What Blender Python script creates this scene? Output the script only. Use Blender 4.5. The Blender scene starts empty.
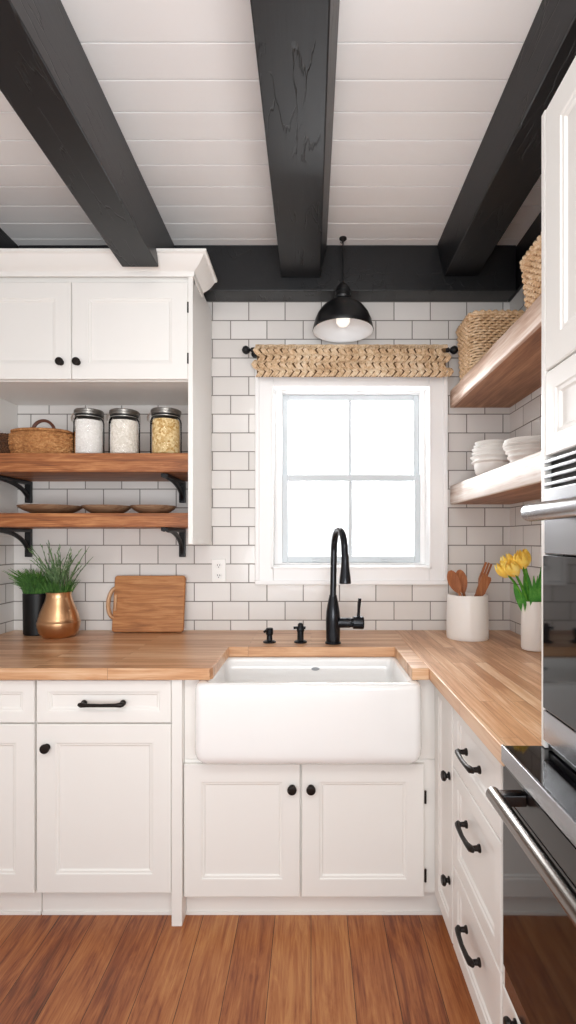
import bpy, bmesh, math, random
from mathutils import Vector, Matrix
random.seed(7)
R = random.Random(11)
PI = math.pi
scene = bpy.context.scene
COL = scene.collection
F = 512.0          # focal length in pixels
H = 1.341          # camera height
VPX, VPY = 311.0, 540.0

# ------------------------------------------------------------------ helpers
def lin(h):
    h = h.lstrip('#')
    out = []
    for i in (0, 2, 4):
        c = int(h[i:i+2], 16) / 255.0
        out.append(c / 12.92 if c <= 0.04045 else ((c + 0.055) / 1.055) ** 2.4)
    return (out[0], out[1], out[2], 1.0)

class MB:
    def __init__(self):
        self.bm = bmesh.new()
    def _merge(self, b):
        me = bpy.data.meshes.new('tmp')
        b.to_mesh(me); b.free()
        self.bm.from_mesh(me)
        bpy.data.meshes.remove(me)
    def box(self, x0, x1, y0, y1, z0, z1, bev=0.002, seg=2, mat=None):
        b = bmesh.new()
        bmesh.ops.create_cube(b, size=1.0)
        for v in b.verts:
            v.co = Vector(((x0+x1)/2 + v.co.x*(x1-x0), (y0+y1)/2 + v.co.y*(y1-y0), (z0+z1)/2 + v.co.z*(z1-z0)))
        if bev > 0:
            bev = min(bev, 0.45*min(abs(x1-x0), abs(y1-y0), abs(z1-z0)))
            bmesh.ops.bevel(b, geom=b.edges[:], offset=bev, segments=seg, profile=0.5, affect='EDGES')
        if mat is not None:
            bmesh.ops.transform(b, matrix=mat, verts=b.verts[:])
        self._merge(b)
        return self
    def rings(self, rings, cap0=True, cap1=True, closed=True, loop=False):
        bm = self.bm
        vs = [[bm.verts.new(p) for p in r] for r in rings]
        n = len(vs[0])
        rng = range(n if closed else n-1)
        pairs = [(vs[i], vs[i+1]) for i in range(len(vs)-1)]
        if loop: pairs.append((vs[-1], vs[0]))
        for a, b in pairs:
            for i in rng:
                j = (i+1) % n
                bm.faces.new((a[i], a[j], b[j], b[i]))
        if not loop and closed:
            if cap0: bm.faces.new(vs[0])
            if cap1: bm.faces.new(list(reversed(vs[-1])))
        return self
    def lathe(self, prof, c=(0,0,0), seg=32, axis='z', cap0=True, cap1=True, sx=1.0, sy=1.0):
        c = Vector(c)
        rr = []
        for r, h in prof:
            r = max(r, 0.0002)
            ring = []
            for k in range(seg):
                t = 2*PI*k/seg
                a, b = r*math.cos(t)*sx, r*math.sin(t)*sy
                if axis == 'z': p = Vector((a, b, h))
                elif axis == 'ny': p = Vector((a, -h, b))
                elif axis == 'nx': p = Vector((-h, a, b))
                elif axis == 'x': p = Vector((h, a, b))
                ring.append(c + p)
            rr.append(ring)
        return self.rings(rr, cap0, cap1)
    def tube(self, path, r, seg=8, cap=True, loop=False, flat=1.0, up=None):
        path = [Vector(p) for p in path]
        n = len(path)
        rs = r if isinstance(r, (list, tuple)) else [r]*n
        tans = []
        for i in range(n):
            if loop: t = path[(i+1) % n] - path[i-1]
            else: t = path[min(i+1, n-1)] - path[max(i-1, 0)]
            if t.length < 1e-9: t = Vector((0, 0, 1))
            tans.append(t.normalized())
        ref = Vector(up) if up else (Vector((0, 0, 1)) if abs(tans[0].z) < 0.9 else Vector((1, 0, 0)))
        nrm = (ref - tans[0]*ref.dot(tans[0])).normalized()
        rr = []
        for i in range(n):
            t = tans[i]
            if up:
                nrm = Vector(up)
            nrm = nrm - t*nrm.dot(t)
            nrm = nrm.normalized() if nrm.length > 1e-6 else t.orthogonal().normalized()
            bn = t.cross(nrm)
            rr.append([path[i] + (nrm*math.cos(2*PI*k/seg)*flat + bn*math.sin(2*PI*k/seg))*rs[i] for k in range(seg)])
        return self.rings(rr, cap, cap, True, loop)
    def front(self, u0, u1, v0, v1, mapf, t=0.02, rail=0.062, flat=False):
        """a framed door / drawer front; mapf(u, v, depth behind the face)"""
        if flat: prof = [(0, t), (0, .0025), (.0025, 0)]
        else: prof = [(0, t), (0, .0025), (.0025, 0), (rail-.006, 0), (rail-.003, .0012), (rail, .0012), (rail+.003, .004), (rail+.009, .0055),
                      (rail+.013, .0095), (rail+.016, .0105)]
        rr = []
        for i, d in prof:
            a0, a1, b0, b1 = u0+i, u1-i, v0+i, v1-i
            rr.append([Vector(mapf(a, b, d)) for a, b in ((a0, b0), (a1, b0), (a1, b1), (a0, b1))])
        return self.rings(rr)
    def prism(self, poly, mapf, d0, d1):
        return self.rings([[Vector(mapf(a, b, d0)) for a, b in poly], [Vector(mapf(a, b, d1)) for a, b in poly]])
    def build(self, name, mat, parent=None, ang=35, bevel=0.0, smooth=True):
        bm = self.bm
        bmesh.ops.recalc_face_normals(bm, faces=bm.faces[:])
        me = bpy.data.meshes.new(name)
        bm.to_mesh(me); bm.free()
        o = bpy.data.objects.new(name, me)
        COL.objects.link(o)
        if parent is not None:
            off = Vector((0, 0, 0)); p = parent
            while p is not None:
                off += p.location; p = p.parent
            me.transform(Matrix.Translation(-off))
            o.parent = parent
        if smooth:
            for p in me.polygons: p.use_smooth = True
            me.set_sharp_from_angle(angle=math.radians(ang))
        if bevel > 0:
            m = o.modifiers.new('bevel', 'BEVEL'); m.width = bevel; m.segments = 2; m.limit_method = 'ANGLE'
        me.materials.append(mat)
        if smooth and ang <= 35:
            wn = o.modifiers.new('weighted_normals', 'WEIGHTED_NORMAL'); wn.keep_sharp = True
        return o

def tag(o, label=None, cat=None, group=None, kind=None):
    if label: o['label'] = label
    if cat: o['category'] = cat
    if group: o['group'] = group
    if kind: o['kind'] = kind
    return o
def thing(name, loc, label, cat, group=None):
    o = bpy.data.objects.new(name, None)
    o.empty_display_size = .05
    COL.objects.link(o); o.location = loc
    return tag(o, label, cat, group)
def single(o, base, label, cat, group=None):
    """move a single-mesh thing's origin to its base"""
    b = Vector(base)
    o.data.transform(Matrix.Translation(-b)); o.location = b
    return tag(o, label, cat, group)
def struct(o, label=None):
    o['kind'] = 'structure'
    if label: o['label'] = label
    return o
def copy_thing(root, loc, label, group=None):
    r = root.copy(); COL.objects.link(r); r.location = loc; r['label'] = label
    if group: r['group'] = group
    for ch in list(root.children):
        c = ch.copy(); COL.objects.link(c); c.parent = r
        for g in list(ch.children):
            d = g.copy(); COL.objects.link(d); d.parent = c
    return r
def px(x, y, Y):
    return Vector(((x-VPX)*Y/F, Y, H-(y-VPY)*Y/F))

# ------------------------------------------------------------------ materials
class NT:
    def __init__(self, name):
        m = bpy.data.materials.new(name); m.use_nodes = True
        self.m = m; self.t = m.node_tree; self.n = self.t.nodes; self.l = self.t.links
        self.b = self.n['Principled BSDF']
    def add(self, typ, **kw):
        nd = self.n.new(typ)
        for k, v in kw.items():
            if k in nd.inputs: nd.inputs[k].default_value = v
            else: setattr(nd, k, v)
        return nd
    def link(self, a, b): self.l.new(a, b)
    def coords(self, scale=(1, 1, 1), loc=(0, 0, 0), rot=(0, 0, 0)):
        tc = self.add('ShaderNodeTexCoord'); mp = self.add('ShaderNodeMapping')
        mp.inputs['Scale'].default_value = scale; mp.inputs['Location'].default_value = loc; mp.inputs['Rotation'].default_value = rot
        self.link(tc.outputs['Object'], mp.inputs['Vector'])
        return mp.outputs['Vector']
    def ramp(self, fac, stops):
        r = self.add('ShaderNodeValToRGB'); e = r.color_ramp.elements
        while len(e) < len(stops): e.new(0.5)
        for k, (p, c) in enumerate(stops):
            e[k].position = p; e[k].color = c
        self.link(fac, r.inputs['Fac'])
        return r.outputs['Color']
    def noise(self, vec, scale, detail=4, rough=.55, dist=0):
        nd = self.add('ShaderNodeTexNoise')
        nd.inputs['Scale'].default_value = scale; nd.inputs['Detail'].default_value = detail
        nd.inputs['Roughness'].default_value = rough; nd.inputs['Distortion'].default_value = dist
        self.link(vec, nd.inputs['Vector'])
        return nd
    def bump(self, h, strength=.3, dist=.002, normal=None):
        bp = self.add('ShaderNodeBump'); bp.inputs['Strength'].default_value = strength; bp.inputs['Distance'].default_value = dist
        self.link(h, bp.inputs['Height'])
        if normal is not None: self.link(normal, bp.inputs['Normal'])
        return bp.outputs['Normal']

def plain(name, col, rough=.5, metal=0, bump=0, bscale=60, spec=None, coat=0, var=0):
    t = NT(name); b = t.b
    b.inputs['Base Color'].default_value = lin(col); b.inputs['Roughness'].default_value = rough; b.inputs['Metallic'].default_value = metal
    if spec is not None: b.inputs['Specular IOR Level'].default_value = spec
    if coat: b.inputs['Coat Weight'].default_value = coat; b.inputs['Coat Roughness'].default_value = .05
    v = t.coords()
    nz = t.noise(v, bscale, 3)
    if bump: t.link(t.bump(nz.outputs['Fac'], bump, .001), b.inputs['Normal'])
    if var:
        c = lin(col)
        lo = tuple(x*(1-var) for x in c[:3]) + (1,); hi = tuple(min(1, x*(1+var)) for x in c[:3]) + (1,)
        nz2 = t.noise(v, bscale*.25, 4)
        t.link(t.ramp(nz2.outputs['Fac'], [(.3, lo), (.7, hi)]), b.inputs['Base Color'])
    return t.m

def wood(name, cols, grain='x', scale=1.0, rough=.45, staves=None, bump=.15, stave_len=.6, coat=0):
    """cols: dark, mid, light; grain axis; staves = width of glued strips (across grain axis)"""
    t = NT(name); b = t.b
    tc = t.add('ShaderNodeTexCoord'); sep = t.add('ShaderNodeSeparateXYZ'); t.link(tc.outputs['Object'], sep.inputs[0])
    X, Y, Z = sep.outputs
    along, acr, oth = {'x': (X, Y, Z), 'y': (Y, X, Z), 'z': (Z, X, Y)}[grain]
    cmb = t.add('ShaderNodeCombineXYZ')
    t.link(along, cmb.inputs[0]); t.link(acr, cmb.inputs[1]); t.link(oth, cmb.inputs[2])
    vec = cmb.outputs[0]
    rnd = None
    if staves:
        br = t.add('ShaderNodeTexBrick')
        br.inputs['Scale'].default_value = 1; br.inputs['Brick Width'].default_value = stave_len; br.inputs['Row Height'].default_value = staves
        br.inputs['Mortar Size'].default_value = .0006; br.inputs['Mortar Smooth'].default_value = .2
        br.inputs['Color1'].default_value = (0, 0, 0, 1); br.inputs['Color2'].default_value = (1, 1, 1, 1); br.inputs['Mortar'].default_value = (.0, .0, .0, 1)
        br.offset = .37; br.offset_frequency = 2
        t.link(vec, br.inputs['Vector'])
        rnd = br.outputs['Color']
        ml = t.add('ShaderNodeVectorMath', operation='MULTIPLY'); t.link(rnd, ml.inputs[0]); ml.inputs[1].default_value = (7, 5, 3)
        ad = t.add('ShaderNodeVectorMath', operation='ADD'); t.link(vec, ad.inputs[0]); t.link(ml.outputs[0], ad.inputs[1])
        gv = ad.outputs[0]
    else: gv = vec
    mp = t.add('ShaderNodeMapping'); mp.inputs['Scale'].default_value = (1.6*scale, 16*scale, 16*scale); t.link(gv, mp.inputs['Vector'])
    n1 = t.noise(mp.outputs[0], 1.6, 6, .6, .9)
    mp2 = t.add('ShaderNodeMapping'); mp2.inputs['Scale'].default_value = (5*scale, 170*scale, 170*scale); t.link(gv, mp2.inputs['Vector'])
    n2 = t.noise(mp2.outputs[0], 1.0, 3, .6)
    mx = t.add('ShaderNodeMath', operation='MULTIPLY_ADD'); t.link(n2.outputs['Fac'], mx.inputs[0]); mx.inputs[1].default_value = .55; 
    t.link(n1.outputs['Fac'], mx.inputs[2])
    fac = mx.outputs[0]
    if rnd is not None:
        m3 = t.add('ShaderNodeMath', operation='MULTIPLY_ADD'); t.link(rnd, m3.inputs[0]); m3.inputs[1].default_value = .34; t.link(fac, m3.inputs[2])
        m4 = t.add('ShaderNodeMath', operation='SUBTRACT'); t.link(m3.outputs[0], m4.inputs[0]); m4.inputs[1].default_value = .17
        fac = m4.outputs[0]
    c = t.ramp(fac, [(.52, lin(cols[0])), (.76, lin(cols[1])), (1.0, lin(cols[2]))])
    if rnd is not None:
        mm = t.add('ShaderNodeMix', data_type='RGBA')
        t.link(br.outputs['Fac'], mm.inputs['Factor']); t.link(c, mm.inputs['A']); mm.inputs['B'].default_value = tuple(.55*x for x in lin(cols[0])[:3]) + (1,)
        c = mm.outputs['Result']
    t.link(c, b.inputs['Base Color'])
    b.inputs['Roughness'].default_value = rough
    if coat: b.inputs['Coat Weight'].default_value = coat; b.inputs['Coat Roughness'].default_value = .2
    t.link(t.bump(fac, bump, .0015), b.inputs['Normal'])
    return t.m

def tile(name, plane, loc):
    t = NT(name); b = t.b
    tc = t.add('ShaderNodeTexCoord'); sep = t.add('ShaderNodeSeparateXYZ'); t.link(tc.outputs['Object'], sep.inputs[0])
    cmb = t.add('ShaderNodeCombineXYZ')
    t.link(sep.outputs[0 if plane == 'x' else 1], cmb.inputs[0]); t.link(sep.outputs[2], cmb.inputs[1])
    mp = t.add('ShaderNodeMapping'); mp.inputs['Location'].default_value = loc; t.link(cmb.outputs[0], mp.inputs['Vector'])
    br = t.add('ShaderNodeTexBrick')
    br.inputs['Scale'].default_value = 1; br.inputs['Brick Width'].default_value = .178; br.inputs['Row Height'].default_value = .0918
    br.inputs['Mortar Size'].default_value = .0027; br.inputs['Mortar Smooth'].default_value = .25
    br.inputs['Color1'].default_value = lin('#dcd8d4'); br.inputs['Color2'].default_value = lin('#e8e5e2'); br.inputs['Mortar'].default_value = lin('#837e79')
    br.offset = .5; br.offset_frequency = 2
    t.link(mp.outputs[0], br.inputs['Vector'])
    t.link(br.outputs['Color'], b.inputs['Base Color'])
    rr = t.add('ShaderNodeMapRange'); t.link(br.outputs['Fac'], rr.inputs['Value']); rr.inputs['To Min'].default_value = .16; rr.inputs['To Max'].default_value = .85
    t.link(rr.outputs[0], b.inputs['Roughness'])
    inv = t.add('ShaderNodeMath', operation='SUBTRACT'); inv.inputs[0].default_value = 1; t.link(br.outputs['Fac'], inv.inputs[1])
    nz = t.noise(mp.outputs[0], 14, 2, .5)
    n = t.bump(nz.outputs['Fac'], .25, .004)
    t.link(t.bump(inv.outputs[0], .45, .002, n), b.inputs['Normal'])
    return t.m

def floor_mat():
    t = NT('floor_planks'); b = t.b
    tc = t.add('ShaderNodeTexCoord'); sep = t.add('ShaderNodeSeparateXYZ'); t.link(tc.outputs['Object'], sep.inputs[0])
    cmb = t.add('ShaderNodeCombineXYZ'); t.link(sep.outputs[1], cmb.inputs[0]); t.link(sep.outputs[0], cmb.inputs[1])
    mp = t.add('ShaderNodeMapping'); mp.inputs['Location'].default_value = (.31, .128*20 + .0, 0); t.link(cmb.outputs[0], mp.inputs['Vector'])
    br = t.add('ShaderNodeTexBrick')
    br.inputs['Scale'].default_value = 1; br.inputs['Brick Width'].default_value = .86; br.inputs['Row Height'].default_value = .128
    br.inputs['Mortar Size'].default_value = .0011; br.inputs['Mortar Smooth'].default_value = .1
    br.inputs['Color1'].default_value = (0, 0, 0, 1); br.inputs['Color2'].default_value = (1, 1, 1, 1); br.inputs['Mortar'].default_value = (.3, .3, .3, 1)
    br.offset = .41; br.offset_frequency = 3
    t.link(mp.outputs[0], br.inputs['Vector'])
    rnd = br.outputs['Color']
    ml = t.add('ShaderNodeVectorMath', operation='MULTIPLY'); t.link(rnd, ml.inputs[0]); ml.inputs[1].default_value = (9, 6, 4)
    ad = t.add('ShaderNodeVectorMath', operation='ADD'); t.link(mp.outputs[0], ad.inputs[0]); t.link(ml.outputs[0], ad.inputs[1])
    m1 = t.add('ShaderNodeMapping'); m1.inputs['Scale'].default_value = (2.2, 15, 1); t.link(ad.outputs[0], m1.inputs['Vector'])
    n1 = t.noise(m1.outputs[0], 1.5, 7, .65, 1.4)
    m2 = t.add('ShaderNodeMapping'); m2.inputs['Scale'].default_value = (6, 150, 1); t.link(ad.outputs[0], m2.inputs['Vector'])
    n2 = t.noise(m2.outputs[0], 1, 3, .6, .3)
    # sum: rnd*.4 + n1 + n2*.3 - offset
    a = t.add('ShaderNodeMath', operation='MULTIPLY_ADD'); t.link(n2.outputs['Fac'], a.inputs[0]); a.inputs[1].default_value = .55; t.link(n1.outputs['Fac'], a.inputs[2])
    c = t.add('ShaderNodeMath', operation='MULTIPLY_ADD'); t.link(rnd, c.inputs[0]); c.inputs[1].default_value = .27; t.link(a.outputs[0], c.inputs[2])
    d = t.add('ShaderNodeMath', operation='SUBTRACT'); t.link(c.outputs[0], d.inputs[0]); d.inputs[1].default_value = .28
    col = t.ramp(d.outputs[0], [(.30, lin('#4a2614')), (.48, lin('#824526')), (.66, lin('#a36236')), (.92, lin('#bf8450'))])
    mm = t.add('ShaderNodeMix', data_type='RGBA'); t.link(br.outputs['Fac'], mm.inputs['Factor']); t.link(col, mm.inputs['A']); mm.inputs['B'].default_value = lin('#3a1d0e')
    t.link(mm.outputs['Result'], b.inputs['Base Color'])
    b.inputs['Roughness'].default_value = .42
    inv = t.add('ShaderNodeMath', operation='SUBTRACT'); t.link(d.outputs[0], inv.inputs[0]); t.link(br.outputs['Fac'], inv.inputs[1])
    t.link(t.bump(inv.outputs[0], .22, .002), b.inputs['Normal'])
    return t.m

def beam_mat():
    t = NT('charcoal_beam_paint'); b = t.b
    v = t.coords((11, 1.6, 11))
    nd_ = t.noise(v, 1.3, 4, .6)
    av = t.add('ShaderNodeVectorMath', operation='MULTIPLY_ADD'); t.link(nd_.outputs['Color'], av.inputs[0]); av.inputs[1].default_value = (.7, .7, .7); t.link(v, av.inputs[2])
    vo = t.add('ShaderNodeTexVoronoi', feature='DISTANCE_TO_EDGE'); vo.inputs['Scale'].default_value = 1.7; t.link(av.outputs[0], vo.inputs['Vector'])
    cr = t.ramp(vo.outputs['Distance'], [(.006, (0, 0, 0, 1)), (.03, (1, 1, 1, 1))])
    v2 = t.coords((40, 3, 40)); n2 = t.noise(v2, 1.5, 4, .6)
    v3 = t.coords((4, 4, 4)); n3 = t.noise(v3, 1.2, 2)
    # cracks only in patches
    pm = t.ramp(n3.outputs['Fac'], [(.50, (1, 1, 1, 1)), (.56, (0, 0, 0, 1))])
    mxx = t.add('ShaderNodeMix', data_type='RGBA', blend_type='LIGHTEN'); mxx.inputs['Factor'].default_value = 1
    t.link(cr, mxx.inputs['A']); t.link(pm, mxx.inputs['B'])
    crack = mxx.outputs['Result']
    mc = t.add('ShaderNodeMix', data_type='RGBA'); t.link(crack, mc.inputs['Factor'])
    mc.inputs['A'].default_value = lin('#030303'); mc.inputs['B'].default_value = lin('#121316')
    t.link(mc.outputs['Result'], b.inputs['Base Color'])
    b.inputs['Roughness'].default_value = .42
    ad = t.add('ShaderNodeMath', operation='MULTIPLY_ADD'); t.link(n2.outputs['Fac'], ad.inputs[0]); ad.inputs[1].default_value = .35; t.link(crack, ad.inputs[2])
    t.link(t.bump(ad.outputs[0], .45, .003), b.inputs['Normal'])
    return t.m

def glass_mat(name, tint='#ffffff', ior=1.45):
    t = NT(name); t.n.remove(t.b)
    out = t.n['Material Output']
    tr = t.add('ShaderNodeBsdfTransparent'); tr.inputs[0].default_value = lin(tint)
    gl = t.add('ShaderNodeBsdfGlossy'); gl.inputs['Roughness'].default_value = .03; gl.inputs[0].default_value = (1, 1, 1, 1)
    fr = t.add('ShaderNodeFresnel'); fr.inputs['IOR'].default_value = ior
    mx = t.add('ShaderNodeMixShader'); t.link(fr.outputs[0], mx.inputs[0]); t.link(tr.outputs[0], mx.inputs[1]); t.link(gl.outputs[0], mx.inputs[2])
    t.link(mx.outputs[0], out.inputs['Surface'])
    return t.m

def weave_mat(name, cols, sc=60):
    t = NT(name); b = t.b
    v = t.coords(); n = t.noise(v, sc, 4, .7); n2 = t.noise(v, sc*.15, 2)
    a = t.add('ShaderNodeMath', operation='MULTIPLY_ADD'); t.link(n2.outputs['Fac'], a.inputs[0]); a.inputs[1].default_value = .5; t.link(n.outputs['Fac'], a.inputs[2])
    t.link(t.ramp(a.outputs[0], [(.5, lin(cols[0])), (.75, lin(cols[1])), (1, lin(cols[2]))]), b.inputs['Base Color'])
    b.inputs['Roughness'].default_value = .75
    t.link(t.bump(n.outputs['Fac'], .5, .002), b.inputs['Normal'])
    return t.m

def content_mat(name, c0, c1, sc):
    t = NT(name); b = t.b
    v = t.coords(); vo = t.add('ShaderNodeTexVoronoi'); vo.inputs['Scale'].default_value = sc; t.link(v, vo.inputs['Vector'])
    sp = t.add('ShaderNodeSeparateColor'); t.link(vo.outputs['Color'], sp.inputs[0])
    t.link(t.ramp(sp.outputs[0], [(0, lin(c0)), (1, lin(c1))]), b.inputs['Base Color'])
    t.link(t.bump(vo.outputs['Distance'], .8, .004), b.inputs['Normal'])
    b.inputs['Roughness'].default_value = .8
    return t.m

def emit(name, col, s):
    t = NT(name); b = t.b
    b.inputs['Base Color'].default_value = lin(col); b.inputs['Emission Color'].default_value = lin(col); b.inputs['Emission Strength'].default_value = s
    b.inputs['Roughness'].default_value = .3
    return t.m

PAINT = plain('cabinet_paint', '#efede9', .38, bump=.04, bscale=90)
TRIMW = plain('window_trim_paint', '#fafafa', .4, bump=.03)
CEILW = plain('ceiling_board_paint', '#f7f6f5', .55, bump=.06, bscale=30)
GAP = plain('board_gap', '#2c2926', .9)
WALLW = plain('plaster_wall', '#e4e1dd', .7, bump=.05)
BEAM = beam_mat()
TILE_B = tile('subway_tile', 'x', (.394+.178*20, -.948+.0918*20, 0))
TILE_S = tile('subway_tile_side', 'y', (.05+.178*20, -.948+.0918*20, 0))
FLOOR = floor_mat()
BLOCK_X = wood('butcher_block', ('#ae7b54', '#cd9c73', '#e1bd9a'), 'x', 1, .33, staves=.042, bump=.05, stave_len=.7)
BLOCK_Y = wood('butcher_block_side', ('#ae7b54', '#cd9c73', '#e1bd9a'), 'y', 1, .33, staves=.042, bump=.05, stave_len=.7)
SHELFW = wood('shelf_walnut', ('#5f3418', '#9a5c31', '#c68b58'), 'x', 1.4, .5, bump=.2)
SHELFR = wood('shelf_oak_side', ('#74492f', '#9d6c4b', '#bb8c69'), 'y', .8, .5, bump=.2)
GLARED = wood('oak_edge_glare', ('#a67f66', '#cfb19d', '#e8d8cb'), 'y', .8, .55, bump=.25)  # glare on the upper corner shelf's front, put into the wood colour
GLARED_PALE = wood('oak_edge_glare_pale', ('#b89a88', '#ddd0c6', '#efe8e2'), 'y', .8, .55, bump=.25)  # stronger glare on the lower shelf's front, lightened in the colour
BOARDW = wood('acacia_board', ('#84502a', '#b0733f', '#c9935e'), 'x', 1.5, .5, bump=.12)
BOARDL = wood('pale_handle_wood', ('#a8764e', '#c99a70', '#e0ba94'), 'z', 1.2, .5, bump=.1)
SPOONW = wood('spoon_wood', ('#7d4526', '#a4643c', '#bd8155'), 'z', 1.2, .5, bump=.1)
PLATEW = wood('stoneware_plate', ('#5a3f2b', '#84634a', '#a3856a'), 'x', 1.3, .4, bump=.1)
IRON = plain('black_iron', '#17171a', .42, .3, bump=.1, bscale=120)
PULL = plain('oil_rubbed_bronze', '#211b18', .38, .55, bump=.06, bscale=150)
FAUC = plain('matte_black_faucet', '#1d1f24', .2, .5)
LAMPB = plain('lamp_enamel_black', '#121315', .38)
LAMPW = plain('lamp_enamel_white', '#eef1f4', .35)
BULB = emit('bulb_glow', '#fff8ee', .5)
PORC = plain('fireclay_white', '#f4f4f3', .12, coat=.5)
CERA = plain('white_ceramic', '#f2efeb', .32)
DISH = plain('white_dish', '#f9f7f3', .28)
STEEL = plain('brushed_steel', '#a0a1a4', .25, 1.0, bump=.03, bscale=200)
STEELD = plain('dark_steel', '#77787b', .25, 1.0)
BGLASS = plain('black_oven_glass', '#0b0b0d', .05, spec=.5)
BLACKP = plain('black_gap_plastic', '#0a0a0b', .4)
STEELH = plain('handle_steel', '#827d79', .24, 1.0)
BLACKG = plain('black_enamel_rail', '#0c0c0d', .28)
COPPER = plain('brushed_copper', '#d2a57c', .3, 1.0, bump=.05, bscale=80)
BPOT = plain('black_pot_glaze', '#08080a', .4, spec=.3)
GLASS = glass_mat('clear_glass')
JARG = glass_mat('jar_glass', '#ffffff', 1.10)
FLOUR = content_mat('flour', '#e6e3de', '#f4f2ee', 160)
OATS = content_mat('oats', '#d9d2c5', '#f2ede4', 130)
PASTA = content_mat('dry_grain', '#b98f4c', '#ecd7a6', 110)
LID = plain('jar_lid_metal', '#8d8a86', .3, 1.0)
WIRE = plain('clasp_wire', '#c9c7c2', .35, .9)
STRAW = weave_mat('seagrass', ('#a98460', '#dec29e', '#f6e8d2'), 70)
STRAWB = weave_mat('seagrass_back', ('#4f3820', '#6e5030', '#8a683f'), 60)
WICK = weave_mat('wicker', ('#b58a5f', '#dfbd95', '#f5e2c6'), 90)
WICKD = weave_mat('wicker_brown', ('#7c4c27', '#b07a48', '#d3a26c'), 80)
WICKX = weave_mat('wicker_dark', ('#2f1d12', '#54351f', '#70492c'), 80)
LEATH = plain('leather_handle', '#5a2f1d', .5, bump=.1)
GRASS = weave_mat('grass_green', ('#264e1f', '#47762f', '#74a04a'), 40)
SAGE = weave_mat('sage_green', ('#3a5232', '#5c7a4e', '#93ac7c'), 40)
STEMG = weave_mat('tulip_stem_green', ('#2c6a1c', '#4f9a2a', '#7fbd45'), 30)
LEAFG = weave_mat('tulip_leaf_green', ('#2c6f26', '#4a9a38', '#79bd55'), 25)
PETAL = weave_mat('tulip_petal_yellow', ('#fac23c', '#ffdf68', '#fff2ae'), 25)
PLATEWH = plain('outlet_white', '#f2f1ee', .35)
SLOT = plain('outlet_slot', '#3a3836', .6)
EMB = plain('sink_mark_grey', '#9fa3a8', .4)

# ------------------------------------------------------------------ room shell
XL, XR, YB, ZC = -1.456, .975, 2.51, 2.724
YCAB = 1.79
m = MB(); m.box(-3.0, 3.0, -2.6, 2.9, -.06, 0, 0); struct(m.build('floor', FLOOR, smooth=False), 'wide reddish brown hardwood plank floor')
# back wall with the window hole
OX0, OX1, OZ0, OZ1 = -.195, .588, 1.205, 2.105
m = MB()
m.box(XL-.1, OX0, YB, YB+.16, 0, ZC+.05, 0); m.box(OX1, XR+.1, YB, YB+.16, 0, ZC+.05, 0)
m.box(OX0, OX1, YB, YB+.16, 0, OZ0, 0); m.box(OX0, OX1, YB, YB+.16, OZ1, ZC+.05, 0)
struct(m.build('wall_back', TILE_B, smooth=False), 'white subway tile wall with grey grout')
m = MB(); m.box(XL-.1, XL, .55, YB, 0, ZC+.05, 0); struct(m.build('wall_left', TILE_S, smooth=False), 'white subway tile side wall')
m = MB(); m.box(XR, XR+.1, .3, YB, 0, ZC+.05, 0); struct(m.build('wall_right', TILE_S, smooth=False), 'white subway tile wall behind the corner shelves')
# ceiling boards
m = MB(); m.box(XL-.1, XR+.1, -.5, YB+.1, ZC+.0187, ZC+.06, 0); struct(m.build('ceiling_backing', GAP, smooth=False))
m = MB()
y = 1.888 - .116*20
while y < YB:
    a, b_ = max(y+.0022, -.5), min(y+.116-.0022, YB)
    if b_ > a: m.box(XL-.1, XR+.1, a, b_, ZC, ZC+.0185, .0006, 1)
    y += .116
struct(m.build('ceiling', CEILW, ang=20), 'white painted plank ceiling')

# beams ------------------------------------------------------------
def beam(poly_pts, y0, y1, base, label, group='black ceiling beams'):
    mb = MB()
    ny = 14
    rr = []
    for k in range(ny+1):
        yy = y0+(y1-y0)*k/ny
        rr.append([Vector((x, yy, z)) for x, z in poly_pts])
    mb.rings(rr)
    o = mb.build('ceiling_beam', BEAM, bevel=.004)
    return single(o, base, label, 'beam', group)
# left one (notched over the cabinet crown)
mb = MB()
lx0, lx1, lb = -.757, -.610, 2.434
pts = [(-.5, lb), (2.052, lb), (2.052, 2.515), (2.395, 2.515), (2.395, ZC-.0005), (-.5, ZC-.0005)]
mb.rings([[Vector((x_, a, b)) for a, b in pts] for x_ in (lx0,)] + [[Vector((lx1-.03*(b-lb)/(ZC-lb), a, b)) for a, b in pts]])
single(mb.build('ceiling_beam', BEAM, bevel=.004), (lx0, 0, lb), 'thick black painted ceiling beam on the left ending above the wall cabinet', 'beam', 'black ceiling beams')
def trap(x0b, x1b, x0t, x1t, zb): return [(x0b, zb), (x1b, zb), (x1t, ZC-.0005), (x0t, ZC-.0005)]
beam(trap(-.139, .044, -.139, .074, 2.569), -.5, 2.395, (0, 0, 2.569), 'black ceiling beam with cracked paint in the middle, above the sink')
beam(trap(.621, .778, .590, .778, 2.574), -.5, 2.395, (.7, 0, 2.574), 'black ceiling beam on the right, above the corner shelves')
mb = MB(); mb.box(XL+.085, XR-.012, 2.397, YB, 2.508, ZC-.0005, .006)
single(mb.build('ceiling_beam', BEAM), (0, 2.45, 2.508), 'black crosswise beam along the top of the tiled window wall', 'beam', 'black ceiling beams')
mb = MB(); mb.box(XL, XL+.083, .55, YB, 2.512, ZC-.0005, .005)
single(mb.build('ceiling_beam', BEAM), (XL, 1.6, 2.508), 'black wall plate beam in the top left corner above the wall cabinet', 'beam', 'black ceiling beams')
mb = MB(); mb.box(XR-.010, XR, 1.1, YB, 2.508, ZC-.0005, .003)
single(mb.build('ceiling_beam', BEAM), (XR, 1.6, 2.508), 'thin black wall plate beam in the top right corner above the wicker baskets', 'beam', 'black ceiling beams')

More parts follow.
